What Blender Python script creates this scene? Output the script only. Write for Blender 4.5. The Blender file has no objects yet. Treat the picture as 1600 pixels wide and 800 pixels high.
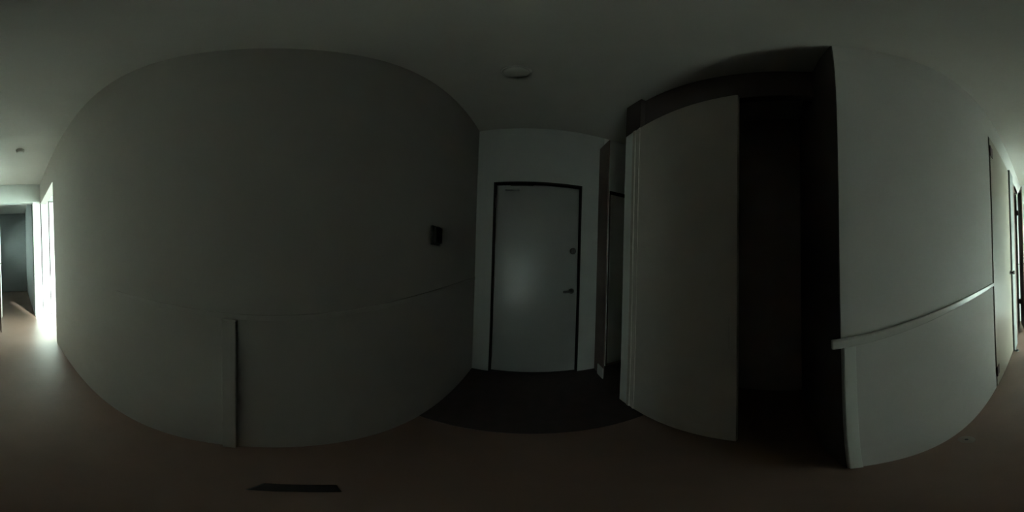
import bpy, bmesh, math
from mathutils import Vector, Matrix

# ---------------------------------------------------------------- camera
# Scene axes: +Y runs down the corridor towards the entrance door, +X to its right.
# All lengths below are in units of the lens height H (1.3 m), heights relative to the lens.
H = 1.3
CEIL = 1.147
S = bpy.context.scene
C = S.collection

cam = bpy.data.cameras.new('camera')
cam.type = 'PANO'
try:
    cam.panorama_type = 'EQUIRECTANGULAR'
except Exception:
    pass
try:
    cam.cycles.panorama_type = 'EQUIRECTANGULAR'
except Exception:
    pass
cam.clip_start = 0.01
co = bpy.data.objects.new('camera', cam)
C.objects.link(co)
S.camera = co
TX, TY, YAW = 0.0278, 0.0021, 0.1017
u = Vector((TX, TY, 1)).normalized()
tilt = u.rotation_difference(Vector((0, 0, 1))).to_matrix()
basis = Matrix(((1, 0, 0), (0, 0, -1), (0, 1, 0)))      # camera axes in the level image frame
co.matrix_world = Matrix.Translation((0, 0, H)) @ (Matrix.Rotation(YAW, 3, 'Z') @ tilt @ basis).to_4x4()

# ---------------------------------------------------------------- sky, sun, exposure
W = bpy.data.worlds.new('world')
S.world = W
W.use_nodes = True
bg = W.node_tree.nodes['Background']
bg.inputs[0].default_value = (0.80, 1.0, 0.94, 1)
bg.inputs[1].default_value = 24
sun = bpy.data.lights.new('hazy_sun', 'SUN')
sun.energy = 85.0
sun.angle = math.radians(8)
sun.color = (0.86, 1.0, 0.97)
so = bpy.data.objects.new('hazy_sun', sun)
C.objects.link(so)
so.rotation_euler = Vector((0.177, -0.535, -0.42)).to_track_quat('-Z', 'Y').to_euler()
S.view_settings.view_transform = 'Standard'
S.view_settings.look = 'None'
S.view_settings.gamma = 1
S.view_settings.use_curve_mapping = False
S.view_settings.exposure = 0.12
S.cycles.max_bounces = 24
S.cycles.diffuse_bounces = 16
S.cycles.glossy_bounces = 6
S.cycles.transparent_max_bounces = 16
S.cycles.sample_clamp_indirect = 0
S.cycles.use_denoising = True

# ---------------------------------------------------------------- materials
def mat(name, col, rough=0.6, metal=0.0, var=0.06, scale=6.0, bump=0.0, spec=0.5, bscale=60):
    m = bpy.data.materials.new(name)
    m.use_nodes = True
    nt = m.node_tree
    b = nt.nodes['Principled BSDF']
    b.inputs['Roughness'].default_value = rough
    b.inputs['Metallic'].default_value = metal
    b.inputs['Specular IOR Level'].default_value = spec
    tc = nt.nodes.new('ShaderNodeTexCoord')
    n = nt.nodes.new('ShaderNodeTexNoise')
    n.inputs['Scale'].default_value = scale
    n.inputs['Detail'].default_value = 5
    nt.links.new(tc.outputs['Object'], n.inputs['Vector'])
    r = nt.nodes.new('ShaderNodeValToRGB')
    r.color_ramp.elements[0].position = 0.3
    r.color_ramp.elements[1].position = 0.7
    r.color_ramp.elements[0].color = tuple(c * (1 - var) for c in col) + (1,)
    r.color_ramp.elements[1].color = tuple(min(1, c * (1 + var)) for c in col) + (1,)
    nt.links.new(n.outputs['Fac'], r.inputs['Fac'])
    nt.links.new(r.outputs['Color'], b.inputs['Base Color'])
    if bump:
        n2 = nt.nodes.new('ShaderNodeTexNoise')
        n2.inputs['Scale'].default_value = bscale
        nt.links.new(tc.outputs['Object'], n2.inputs['Vector'])
        bp = nt.nodes.new('ShaderNodeBump')
        bp.inputs['Strength'].default_value = bump
        bp.inputs['Distance'].default_value = 0.002
        nt.links.new(n2.outputs['Fac'], bp.inputs['Height'])
        nt.links.new(bp.outputs['Normal'], b.inputs['Normal'])
    return m

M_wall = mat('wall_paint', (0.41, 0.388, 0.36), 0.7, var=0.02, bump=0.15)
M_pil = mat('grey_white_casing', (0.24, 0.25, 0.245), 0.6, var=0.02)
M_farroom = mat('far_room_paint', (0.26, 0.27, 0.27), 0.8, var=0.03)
M_back = mat('far_wall_paint', (0.58, 0.61, 0.58), 0.7, var=0.02)
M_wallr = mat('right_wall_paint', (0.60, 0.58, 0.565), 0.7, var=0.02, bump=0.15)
M_rail = mat('rail_paint', (0.56, 0.55, 0.53), 0.22, var=0.02)
M_endwall = mat('end_wall_paint', (0.39, 0.395, 0.38), 0.6, var=0.02, bump=0.15)
M_ceil = mat('ceiling_paint', (0.50, 0.485, 0.45), 0.9, var=0.02, bump=0.3)
M_white = mat('white_paint_alcove_brightened', (0.86, 0.87, 0.85), 0.6, var=0.01)  # white boards; on the alcove walls the missing light is put into this colour
M_door2 = mat('alcove_door_brightened', (0.74, 0.75, 0.72), 0.5, var=0.02)  # door colour raised to make up for light that misses the alcove
M_trim = mat('white_trim', (0.70, 0.71, 0.68), 0.4, var=0.02)
M_floor = mat('brown_floor', (0.215, 0.135, 0.105), 0.38, var=0.12, scale=3.0, bump=0.2)
_b = M_floor.node_tree.nodes['Principled BSDF']
_b.inputs['Coat Weight'].default_value = 0.6
_b.inputs['Coat Roughness'].default_value = 0.42
M_entry = mat('entry_tile', (0.055, 0.040, 0.040), 0.6, var=0.15, scale=14, bump=0.3)
M_door = mat('painted_steel_door', (0.25, 0.25, 0.245), 0.3, var=0.03, scale=2)
M_leaf = mat('cream_door', (0.34, 0.30, 0.245), 0.35, var=0.05, scale=2)
M_brown = mat('dark_brown_wood', (0.125, 0.080, 0.068), 0.5, var=0.15, scale=8)
M_panel = mat('closet_panel', (0.64, 0.59, 0.54), 0.5, var=0.03)
M_closet = mat('closet_lining', (0.55, 0.47, 0.46), 0.8, var=0.05)
M_header_shade = mat('closet_header_and_shade', (0.085, 0.065, 0.062), 0.8, var=0.05)  # brown header; same colour paints shade on the corner face and divider
M_black = mat('black_plastic', (0.015, 0.013, 0.013), 0.5)
M_dark = mat('dark_seal', (0.02, 0.015, 0.015), 0.9, spec=0.1)
M_metal = mat('dark_metal', (0.09, 0.085, 0.085), 0.4, metal=1.0)
M_hinge = mat('bronze_hinge', (0.10, 0.06, 0.07), 0.5, metal=0.3)
M_chrome = mat('bright_metal', (0.75, 0.76, 0.75), 0.25, metal=1.0)
M_concrete = mat('balcony_concrete', (0.55, 0.55, 0.53), 0.9, bump=0.5)
M_plate = mat('grey_plate', (0.24, 0.20, 0.17), 0.5)
M_plastic = mat('white_plastic', (0.47, 0.46, 0.43), 0.6)

def glass():
    m = bpy.data.materials.new('window_glass')
    m.use_nodes = True
    nt = m.node_tree
    nt.nodes.clear()
    out = nt.nodes.new('ShaderNodeOutputMaterial')
    tr = nt.nodes.new('ShaderNodeBsdfTransparent')
    tr.inputs[0].default_value = (0.93, 0.97, 0.95, 1)
    gl = nt.nodes.new('ShaderNodeBsdfGlossy')
    gl.inputs['Roughness'].default_value = 0.03
    fr = nt.nodes.new('ShaderNodeFresnel')
    mx = nt.nodes.new('ShaderNodeMixShader')
    nt.links.new(fr.outputs[0], mx.inputs[0])
    nt.links.new(tr.outputs[0], mx.inputs[1])
    nt.links.new(gl.outputs[0], mx.inputs[2])
    nt.links.new(mx.outputs[0], out.inputs[0])
    return m
M_glass = glass()

# ---------------------------------------------------------------- helpers
def P(x, y, z):
    return Vector((x * H, y * H, (z + 1) * H))

def add_box(bm, x0, x1, y0, y1, z0, z1, bev=0.0):
    g = bmesh.ops.create_cube(bm, size=1)
    a, b = P(x0, y0, z0), P(x1, y1, z1)
    c, d = (a + b) / 2, b - a
    for v in g['verts']:
        v.co = Vector((v.co.x * d.x, v.co.y * d.y, v.co.z * d.z)) + c
    if bev:
        es = list({e for v in g['verts'] for e in v.link_edges})
        bmesh.ops.bevel(bm, geom=es, offset=bev, segments=2, profile=0.5, affect='EDGES')

def add_lathe(bm, centre, axis, prof, n=32):
    """prof: list of (distance along axis, radius) in metres, capped at both ends."""
    q = Vector((0, 0, 1)).rotation_difference(Vector(axis).normalized())
    rings = []
    for h, r in prof:
        rings.append([bm.verts.new(centre + q @ Vector((r * math.cos(2 * math.pi * k / n), r * math.sin(2 * math.pi * k / n), h))) for k in range(n)])
    for a, b in zip(rings, rings[1:]):
        for k in range(n):
            bm.faces.new((a[k], a[(k + 1) % n], b[(k + 1) % n], b[k]))
    bm.faces.new(rings[0][::-1])
    bm.faces.new(rings[-1])

def obj(name, bm, m, parent=None, smooth=False):
    bmesh.ops.recalc_face_normals(bm, faces=bm.faces)
    me = bpy.data.meshes.new(name)
    bm.to_mesh(me)
    bm.free()
    me.materials.append(m)
    if smooth:
        for f in me.polygons:
            f.use_smooth = True
        try:
            me.set_sharp_from_angle(angle=math.radians(35))
        except Exception:
            pass
    o = bpy.data.objects.new(name, me)
    C.objects.link(o)
    if parent:
        o.parent = parent
        o.matrix_parent_inverse = parent.matrix_world.inverted()
    return o

def box(name, b, m, parent=None, bev=0.0):
    bm = bmesh.new()
    add_box(bm, *b, bev=bev)
    return obj(name, bm, m, parent)

def boxes(name, bs, m, parent=None, bev=0.0):
    bm = bmesh.new()
    for b in bs:
        add_box(bm, *b, bev=bev)
    return obj(name, bm, m, parent)

def tag(o, label=None, cat=None, group=None, kind=None):
    for k, v in (('label', label), ('category', cat), ('group', group), ('kind', kind)):
        if v:
            o[k] = v
    return o

def thing(name, x, y, z, label, cat=None, group=None, kind=None):
    o = bpy.data.objects.new(name, None)
    o.empty_display_size = 0.1
    C.objects.link(o)
    o.location = P(x, y, z)
    o.matrix_world = Matrix.Translation(o.location)
    return tag(o, label, cat, group, kind)

ST = 'structure'
L, R, D, BK = -0.386, 0.284, 1.139, -2.48     # corridor sides, entrance wall, far end wall
CL = 0.473                                      # closet front
T = 0.09

# ---------------------------------------------------------------- large structure
tag(boxes('floor', [(-1.19, L - T, -2.57, -0.9, -1.08, -1.0), (L - T, 1.3, -4.5, 1.3, -1.08, -1.0)], M_floor), 'smooth brown corridor floor with a dull sheen towards the daylight', kind=ST)
tag(boxes('ceiling', [(-1.25, L - T, -2.57, -0.88, CEIL, CEIL + 0.08), (L - T, 1.3, -4.5, 1.3, CEIL, CEIL + 0.08)], M_ceil), 'plain off-white ceiling over the dark corridor', kind=ST)
tag(box('floor', (L, 1.2, 0.525, D, -0.9999, -0.994), M_entry, bev=0.003),
    'black-brown tiled floor area in front of the entrance door', kind=ST)
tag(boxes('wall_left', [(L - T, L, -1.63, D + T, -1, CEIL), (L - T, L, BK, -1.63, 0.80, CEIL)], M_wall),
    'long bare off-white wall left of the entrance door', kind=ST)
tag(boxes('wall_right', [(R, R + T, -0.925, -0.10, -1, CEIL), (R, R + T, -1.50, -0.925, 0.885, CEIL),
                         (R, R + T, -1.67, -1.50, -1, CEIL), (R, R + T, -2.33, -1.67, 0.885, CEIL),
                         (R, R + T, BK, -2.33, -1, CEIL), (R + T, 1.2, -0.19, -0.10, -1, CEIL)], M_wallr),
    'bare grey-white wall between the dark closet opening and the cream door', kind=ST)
tag(boxes('wall_front', [(L - T, -0.257, D, D + T, -1, CEIL), (-0.257, 0.372, D, D + T, 0.562, CEIL),
                         (0.372, 0.545, D, D + T, -1, CEIL), (L - T, 1.29, D + T, D + T + 0.05, -1.02, CEIL)], M_endwall),
    'pale end wall that holds the entrance door', kind=ST)
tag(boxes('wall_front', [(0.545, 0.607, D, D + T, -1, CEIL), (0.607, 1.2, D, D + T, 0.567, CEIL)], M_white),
    'end wall above and beside the half-hidden alcove door, whitened to stand in for light', kind=ST)
tag(boxes('wall_back', [(-1.1, -0.27, BK - T, BK, 0.855, CEIL), (-1.1, -0.27, BK - T, BK - 0.056, -1, 0.855),
                        (-0.27, 0.25, BK - T, BK, 0.825, CEIL), (0.25, R + T, BK - T, BK, -1, CEIL)], M_back),
    'far end wall above the open doorway and the bright closet doors', kind=ST)
tag(boxes('wall_alcove', [(CL, 1.2, 0.66, 0.72, -1, CEIL), (1.2, 1.29, -0.19, D + T, -1, CEIL)], M_white),  # partition whitened to brighten the shaded alcove
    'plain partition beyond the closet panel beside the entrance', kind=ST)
tag(boxes('wall_closet', [(0.98, 1.02, -0.10, 0.66, -1, CEIL), (CL + 0.03, 0.98, 0.62, 0.66, -1, CEIL), (0.975, 0.979, -0.08, 0.61, -1, CEIL)], M_closet),
    'back and end lining of the open closet', kind=ST)
tag(boxes('trim_7', [(R + 0.001, 0.978, -0.0999, -0.0975, -1, CEIL), (CL + 0.026, CL + 0.06, -0.097, 0.62, 0.80, CEIL),  # header plus thin dark sheets painting shade on wall corner and divider
                     (CL - 0.002, CL + 0.026, 0.60, 0.722, 0.80, CEIL)], M_header_shade),
    'dark brown closet header, with thin dark sheets standing in for shade at its sides', kind=ST)
# side room to the left of the far end, room behind the far doorway
tag(boxes('wall_side_room', [(-1.19, -1.1, BK - T, -2.35, -1, CEIL), (-1.19, -1.1, -1.25, -0.9, -1, CEIL), (-1.19, -1.1, -2.35, -1.25, 0.85, CEIL), (-0.77, L - T, -0.99, -0.9, -1, CEIL), (-1.1, -0.77, -0.99, -0.9, 0.85, CEIL)], M_wall),
    'off-white walls of the bright room off the corridor', kind=ST)
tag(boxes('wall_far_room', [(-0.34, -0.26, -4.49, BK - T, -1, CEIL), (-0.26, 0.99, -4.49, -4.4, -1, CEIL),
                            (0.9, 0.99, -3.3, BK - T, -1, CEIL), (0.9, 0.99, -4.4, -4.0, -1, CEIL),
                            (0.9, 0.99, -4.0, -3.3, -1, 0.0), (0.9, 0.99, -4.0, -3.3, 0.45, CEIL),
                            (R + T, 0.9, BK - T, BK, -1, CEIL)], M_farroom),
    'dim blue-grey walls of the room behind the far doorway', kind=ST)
tag(boxes('wall_side_closets', [(0.9, 0.99, BK, -0.19, -1, CEIL), (R + T, 0.9, -1.66, -1.58, -1, CEIL)], M_closet),
    'dark walls behind the doors on the right', kind=ST)
tag(box('trim_8', (-0.380, -0.268, BK - 0.055, BK + 0.004, -1, 0.845), M_white, bev=0.003), 'bright white casing board between the far doorway and the closet doors', kind=ST)
tag(boxes('balcony_floor', [(-9, -0.36, -9, BK - T - 0.001, -1.1, -1.03), (-9, -1.21, BK - T - 0.001, 4, -1.1, -1.03), (-1.21, L - T - 0.01, -0.89, 4, -1.1, -1.03)], M_concrete), 'pale outdoor slab beyond the side room', kind=ST)

# ---------------------------------------------------------------- windows
w = thing('door_4', -0.75, BK, -1, 'tall white sliding closet doors glaring in daylight beside the far doorway', kind=ST)
for x0, x1, dy in ((-0.507, -0.397, 0), (-0.805, -0.523, -0.008), (-1.09, -0.811, 0)):
    box('door_leaf', (x0, x1, BK - 0.030 + dy, BK - 0.006 + dy, -0.995, 0.845), M_white, w, bev=0.002)
boxes('door_track', [(-1.10, -0.384, BK - 0.055, BK - 0.002, 0.846, 0.855), (-0.396, -0.382, BK - 0.055, BK - 0.002, -1, 0.846)], M_metal, w)
box('edge_seal', (-0.523, -0.507, BK - 0.036, BK - 0.012, -0.99, 0.84), M_dark, w)
box('edge_seal', (-0.396, -0.383, BK - 0.002, BK - 0.0005, -0.99, 0.84), M_dark, w)
w = thing('added_window_1', 0.945, -3.65, 0.0, 'unseen window added to light the room behind the far doorway', kind=ST)  # hidden opening, added for the glow in the far room
boxes('window_frame', [(0.92, 0.96, -4.0, -3.3, 0.0, 0.03), (0.92, 0.96, -4.0, -3.3, 0.42, 0.45),
                       (0.92, 0.96, -4.0, -3.97, 0.03, 0.42), (0.92, 0.96, -3.33, -3.3, 0.03, 0.42)], M_trim, w)
box('pane', (0.938, 0.942, -3.97, -3.33, 0.03, 0.42), M_glass, w)

w = thing('window_2', -1.15, -1.8, -1, 'glazed doors in the outer wall of the bright side room', kind=ST)
boxes('window_frame', [(-1.17, -1.12, -2.35, -1.25, 0.82, 0.85), (-1.17, -1.12, -2.35, -1.25, -1, -0.97),
                       (-1.17, -1.12, -2.35, -2.32, -0.97, 0.82), (-1.17, -1.12, -1.28, -1.25, -0.97, 0.82)], M_trim, w)
box('mullion', (-1.16, -1.13, -1.82, -1.78, -0.97, 0.82), M_trim, w)
box('pane', (-1.147, -1.143, -1.78, -1.28, -0.97, 0.82), M_glass, w)
box('pane', (-1.147, -1.143, -2.32, -1.82, -0.97, 0.82), M_glass, w)

w = thing('window_3', -0.935, -0.945, -1, 'narrow glazed door at the near side of the bright side room', kind=ST)
boxes('window_frame', [(-1.1, -0.77, -0.96, -0.93, 0.82, 0.85), (-1.1, -0.77, -0.96, -0.93, -1, -0.98),
                       (-1.1, -1.08, -0.96, -0.93, -0.98, 0.82), (-0.785, -0.77, -0.96, -0.93, -0.98, 0.82)], M_trim, w)
box('pane', (-1.08, -0.785, -0.947, -0.943, -0.98, 0.82), M_glass, w)

# ---------------------------------------------------------------- entrance door (ahead)
d = thing('door_1', 0.057, D, -1, 'grey painted steel entrance door with a lever handle, straight ahead', kind=ST)
tag(boxes('door_frame', [(-0.261, -0.250, D - 0.002, D + T, -1, 0.562), (0.365, 0.375, D - 0.002, D + T, -1, 0.562),
                         (-0.261, 0.375, D - 0.002, D + T, 0.552, 0.566)], M_dark, d), 'dark rebated frame')
box('door_leaf', (-0.245, 0.360, D + 0.022, D + 0.055, -0.992, 0.546), M_door, d, bev=0.0015)
box('threshold', (-0.250, 0.365, D + 0.002, D + T, -1, -0.994), M_metal, d)
bm = bmesh.new()
add_lathe(bm, P(0.318, D + 0.022, -0.248), (0, -1, 0), [(-0.001, 0.026), (0.006, 0.026), (0.009, 0.020), (0.012, 0.010), (0.045, 0.010), (0.050, 0.008)])
add_box(bm, 0.250, 0.323, D - 0.016, D - 0.006, -0.256, -0.240, bev=0.004)
tag(obj('lever_handle', bm, M_metal, d, True), 'dark metal lever')
bm = bmesh.new()
add_lathe(bm, P(0.322, D + 0.022, 0.050), (0, -1, 0), [(-0.001, 0.030), (0.010, 0.030), (0.016, 0.024), (0.018, 0.010)])
add_box(bm, 0.316, 0.328, D - 0.002, D + 0.012, 0.036, 0.064, bev=0.002)
obj('deadbolt', bm, M_metal, d, True)
c = box('door_closer', (-0.180, -0.075, D - 0.010, D + 0.022, 0.495, 0.523), M_door, d, bev=0.006)
bm = bmesh.new()
add_box(bm, -0.14, 0.02, D - 0.004, D + 0.002, 0.528, 0.536, bev=0.001)
obj('closer_arm', bm, M_metal, c)
for z in (-0.8, -0.2, 0.4):
    bm = bmesh.new()
    add_lathe(bm, P(-0.247, D + 0.018, z - 0.04), (0, 0, 1), [(0, 0.007), (0.104, 0.007)], 12)
    obj('hinge', bm, M_hinge, d, True)

# ---------------------------------------------------------------- alcove door
d = thing('door_2', 0.85, D, -1, 'plain grey door half hidden behind the closet panel, right of the entrance', kind=ST)
tag(boxes('door_frame', [(0.604, 0.614, D - 0.002, D + T, -1, 0.567), (1.17, 1.2, D + 0.002, D + T, -1, 0.567),
                         (0.604, 1.17, D - 0.002, D + T, 0.556, 0.571)], M_dark, d), 'dark rebated frame')
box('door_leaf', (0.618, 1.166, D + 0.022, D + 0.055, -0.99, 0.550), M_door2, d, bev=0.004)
bm = bmesh.new()
add_lathe(bm, P(1.11, D + 0.022, -0.25), (0, -1, 0), [(-0.001, 0.026), (0.008, 0.026), (0.012, 0.010), (0.040, 0.010), (0.048, 0.026), (0.068, 0.026), (0.074, 0.016)])
obj('door_knob', bm, M_metal, d, True)

# brown jamb post between the entrance and the alcove
t = thing('trim_1', 0.52, 1.06, -1, 'narrow dark brown jamb post right of the entrance door', kind=ST)
box('post', (0.508, 0.517, 0.985, D, -0.994, 0.99), M_brown, t, bev=0.003)
tag(box('skirting_end', (0.498, 0.506, 0.975, 1.06, -0.994, -0.88), M_trim, t, bev=0.002), 'pale skirting piece at its foot')

# ---------------------------------------------------------------- closet
d = thing('sliding_door', CL, 0.39, -1, 'tall flat pale sliding closet panel right of the black entrance floor', 'door')
box('panel_leaf', (CL, CL + 0.022, 0.142, 0.632, -0.995, 0.80), M_panel, d, bev=0.002)
box('edge_strip', (CL - 0.004, CL + 0.024, 0.634, 0.655, -0.995, 0.80), M_panel, d, bev=0.002)
box('edge_strip', (CL - 0.003, CL - 0.0005, 0.600, 0.612, -0.995, 0.80), M_panel, d)
box('pull', (CL - 0.003, CL - 0.0005, 0.165, 0.178, -0.30, -0.18), M_panel, d)

# ---------------------------------------------------------------- wall rails and posts
tag(box('trim_2', (L, L + 0.004, -0.55, D - 0.001, -0.176, -0.158), M_wall, bev=0.003), 'thin rail at waist height along the left wall', kind=ST)
tag(box('trim_3', (L, L + 0.014, -0.122, -0.086, -1, -0.176), M_wall, bev=0.003), 'upright batten under the left wall rail', kind=ST)
tag(box('trim_4', (R - 0.009, R, -0.922, -0.080, -0.178, -0.156), M_rail, bev=0.004), 'white rail at waist height along the right wall', kind=ST)
tag(box('trim_5', (R - 0.006, R, -0.128, -0.102, -1, -0.178), M_trim, bev=0.003), 'upright batten at the right wall corner under the rail', kind=ST)

# ---------------------------------------------------------------- cream door in the right wall
d = thing('door_3', R, -1.21, -1, 'cream door with dark hinges in the right wall', kind=ST)
tag(box('hinge_gap', (R + 0.03, R + 0.05, -0.945, -0.925, -1, 0.885), M_dark, d), 'dark shadow gap at the hinge side')
box('door_leaf', (R - 0.004, R + 0.028, -1.495, -0.938, -0.992, 0.875), M_leaf, d, bev=0.002)
for z in (0.745, -0.835):
    bm = bmesh.new()
    add_box(bm, R - 0.007, R - 0.0035, -0.985, -0.94, z - 0.045, z + 0.045)
    add_lathe(bm, P(R - 0.006, -0.936, z - 0.045), (0, 0, 1), [(0, 0.007), (0.117, 0.007)], 12)
    tag(obj('hinge', bm, M_hinge, d), 'dark hinge plate')
bm = bmesh.new()
add_lathe(bm, P(R - 0.004, -1.455, -0.15), (-1, 0, 0), [(-0.001, 0.024), (0.006, 0.024), (0.010, 0.009), (0.030, 0.009), (0.038, 0.022), (0.052, 0.024), (0.060, 0.014)])
obj('door_knob', bm, M_metal, d, True)
# white pilaster beyond it
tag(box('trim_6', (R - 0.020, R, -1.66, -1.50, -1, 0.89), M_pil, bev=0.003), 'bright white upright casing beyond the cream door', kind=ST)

# floor door stop
def doorstop(x, y, label):
    t = thing('door_stop', x, y, -1, label, 'door stop', 'floor door stops')
    bm = bmesh.new()
    add_lathe(bm, P(x, y, -1), (0, 0, 1), [(0.0, 0.026), (0.004, 0.026), (0.006, 0.022)], 28)
    obj('base_plate', bm, M_chrome, t, True)
    bm = bmesh.new()
    add_lathe(bm, P(x, y, -1) + Vector((0, 0, 0.006)), (0, 0, 1), [(0, 0.014), (0.014, 0.014), (0.018, 0.010)], 24)
    obj('rubber_bumper', bm, M_black, t, True)
doorstop(0.245, -1.50, 'small metal door stop at the foot of the white casing')

# ---------------------------------------------------------------- brown folding door
def slab(bm, a, b, thick, z0, z1):
    a, b = Vector(a), Vector(b)
    n = Vector((-(b - a).y, (b - a).x)).normalized() * thick / 2
    pts = [a + n, b + n, b - n, a - n]
    lo = [bm.verts.new(P(p.x, p.y, z0)) for p in pts]
    hi = [bm.verts.new(P(p.x, p.y, z1)) for p in pts]
    bm.faces.new(lo[::-1]); bm.faces.new(hi)
    for k in range(4):
        bm.faces.new((lo[k], lo[(k + 1) % 4], hi[(k + 1) % 4], hi[k]))
    bmesh.ops.bevel(bm, geom=[e for e in bm.edges], offset=0.003, segments=1, affect='EDGES')
d = thing('folding_door', 0.25, -2.1, -1, 'dark brown folded closet door standing out from the right wall by the far doorway', 'door')
bm = bmesh.new(); slab(bm, (0.290, -1.695), (0.314, -2.22), 0.012, -0.985, 0.875)
obj('door_leaf', bm, M_brown, d)
bm = bmesh.new(); slab(bm, (0.203, -1.92), (0.286, -2.215), 0.012, -0.985, 0.875)
lf = obj('door_leaf', bm, M_brown, d)
for z in (0.60, -0.64):
    bm = bmesh.new()
    add_box(bm, 0.288, 0.312, -2.222, -2.205, z - 0.035, z + 0.035)
    obj('hinge', bm, M_hinge, d)
bm = bmesh.new()
add_lathe(bm, P(0.196, -1.925, -0.09), (-1, 0, 0), [(-0.004, 0.012), (0.012, 0.008), (0.020, 0.014), (0.030, 0.012)], 20)
obj('pull_knob', bm, M_chrome, lf, True)
box('top_rod', (0.205, 0.300, -1.965, -1.958, 0.800, 0.806), M_metal, d)
box('middle_rod', (0.212, 0.300, -1.965, -1.958, -0.105, -0.098), M_metal, d)
box('jamb_strip', (0.285, 0.330, -2.262, -2.240, -0.95, 0.880), M_white, d)

# ---------------------------------------------------------------- small fittings
# black control panel on the left wall
t = thing('control_panel', L, 0.60, 0.02, 'small black box mounted on the left wall near the entrance', 'control panel')
box('back_plate', (L, L + 0.008, 0.558, 0.626, 0.040, 0.122), M_black, t, bev=0.004)
box('cover', (L + 0.008, L + 0.024, 0.563, 0.621, 0.045, 0.117), M_black, t, bev=0.010)

def detector(x, y, r, depth, label, name, cat):
    t = thing(name, x, y, CEIL, label, cat)
    bm = bmesh.new()
    add_lathe(bm, P(x, y, CEIL), (0, 0, -1), [(0, r), (depth * 0.4, r), (depth * 0.45, r * 0.94)], 40)
    obj('base_ring', bm, M_plastic, t, True)
    bm = bmesh.new()
    add_lathe(bm, P(x, y, CEIL) + Vector((0, 0, -depth * 0.45)), (0, 0, -1), [(0, r * 0.86), (depth * 0.3, r * 0.84), (depth * 0.5, r * 0.70), (depth * 0.55, r * 0.3)], 40)
    obj('cover', bm, M_plastic, t, True)
detector(-0.072, 0.530, 0.068, 0.035, 'round white ceiling fitting in front of the entrance door', 'ceiling_rose', 'ceiling fitting')
detector(-0.066, -1.535, 0.055, 0.045, 'small round detector on the ceiling near the bright far end', 'smoke_detector', 'detector')

# flat round plate on the floor and dark strip below the lens
t = thing('floor_plate', 0.237, -0.424, -1, 'small flat round plate on the floor by the right wall', 'floor plate')
bm = bmesh.new()
add_lathe(bm, P(0.237, -0.424, -1), (0, 0, 1), [(0, 0.034), (0.003, 0.034), (0.005, 0.030)], 32)
obj('plate', bm, M_plate, t, True)
bm = bmesh.new()
add_lathe(bm, P(0.237, -0.424, -1) + Vector((0, 0, 0.005)), (0, 0, 1), [(0, 0.008), (0.002, 0.006)], 16)
obj('screw_head', bm, M_metal, t, True)

bm = bmesh.new()
slab(bm, (-0.128, -0.012), (-0.105, 0.062), 0.045, -0.999, -0.990)
tag(obj('dark_strip', bm, M_black), 'small flat black slab lying on the floor in front of the camera', 'slab')
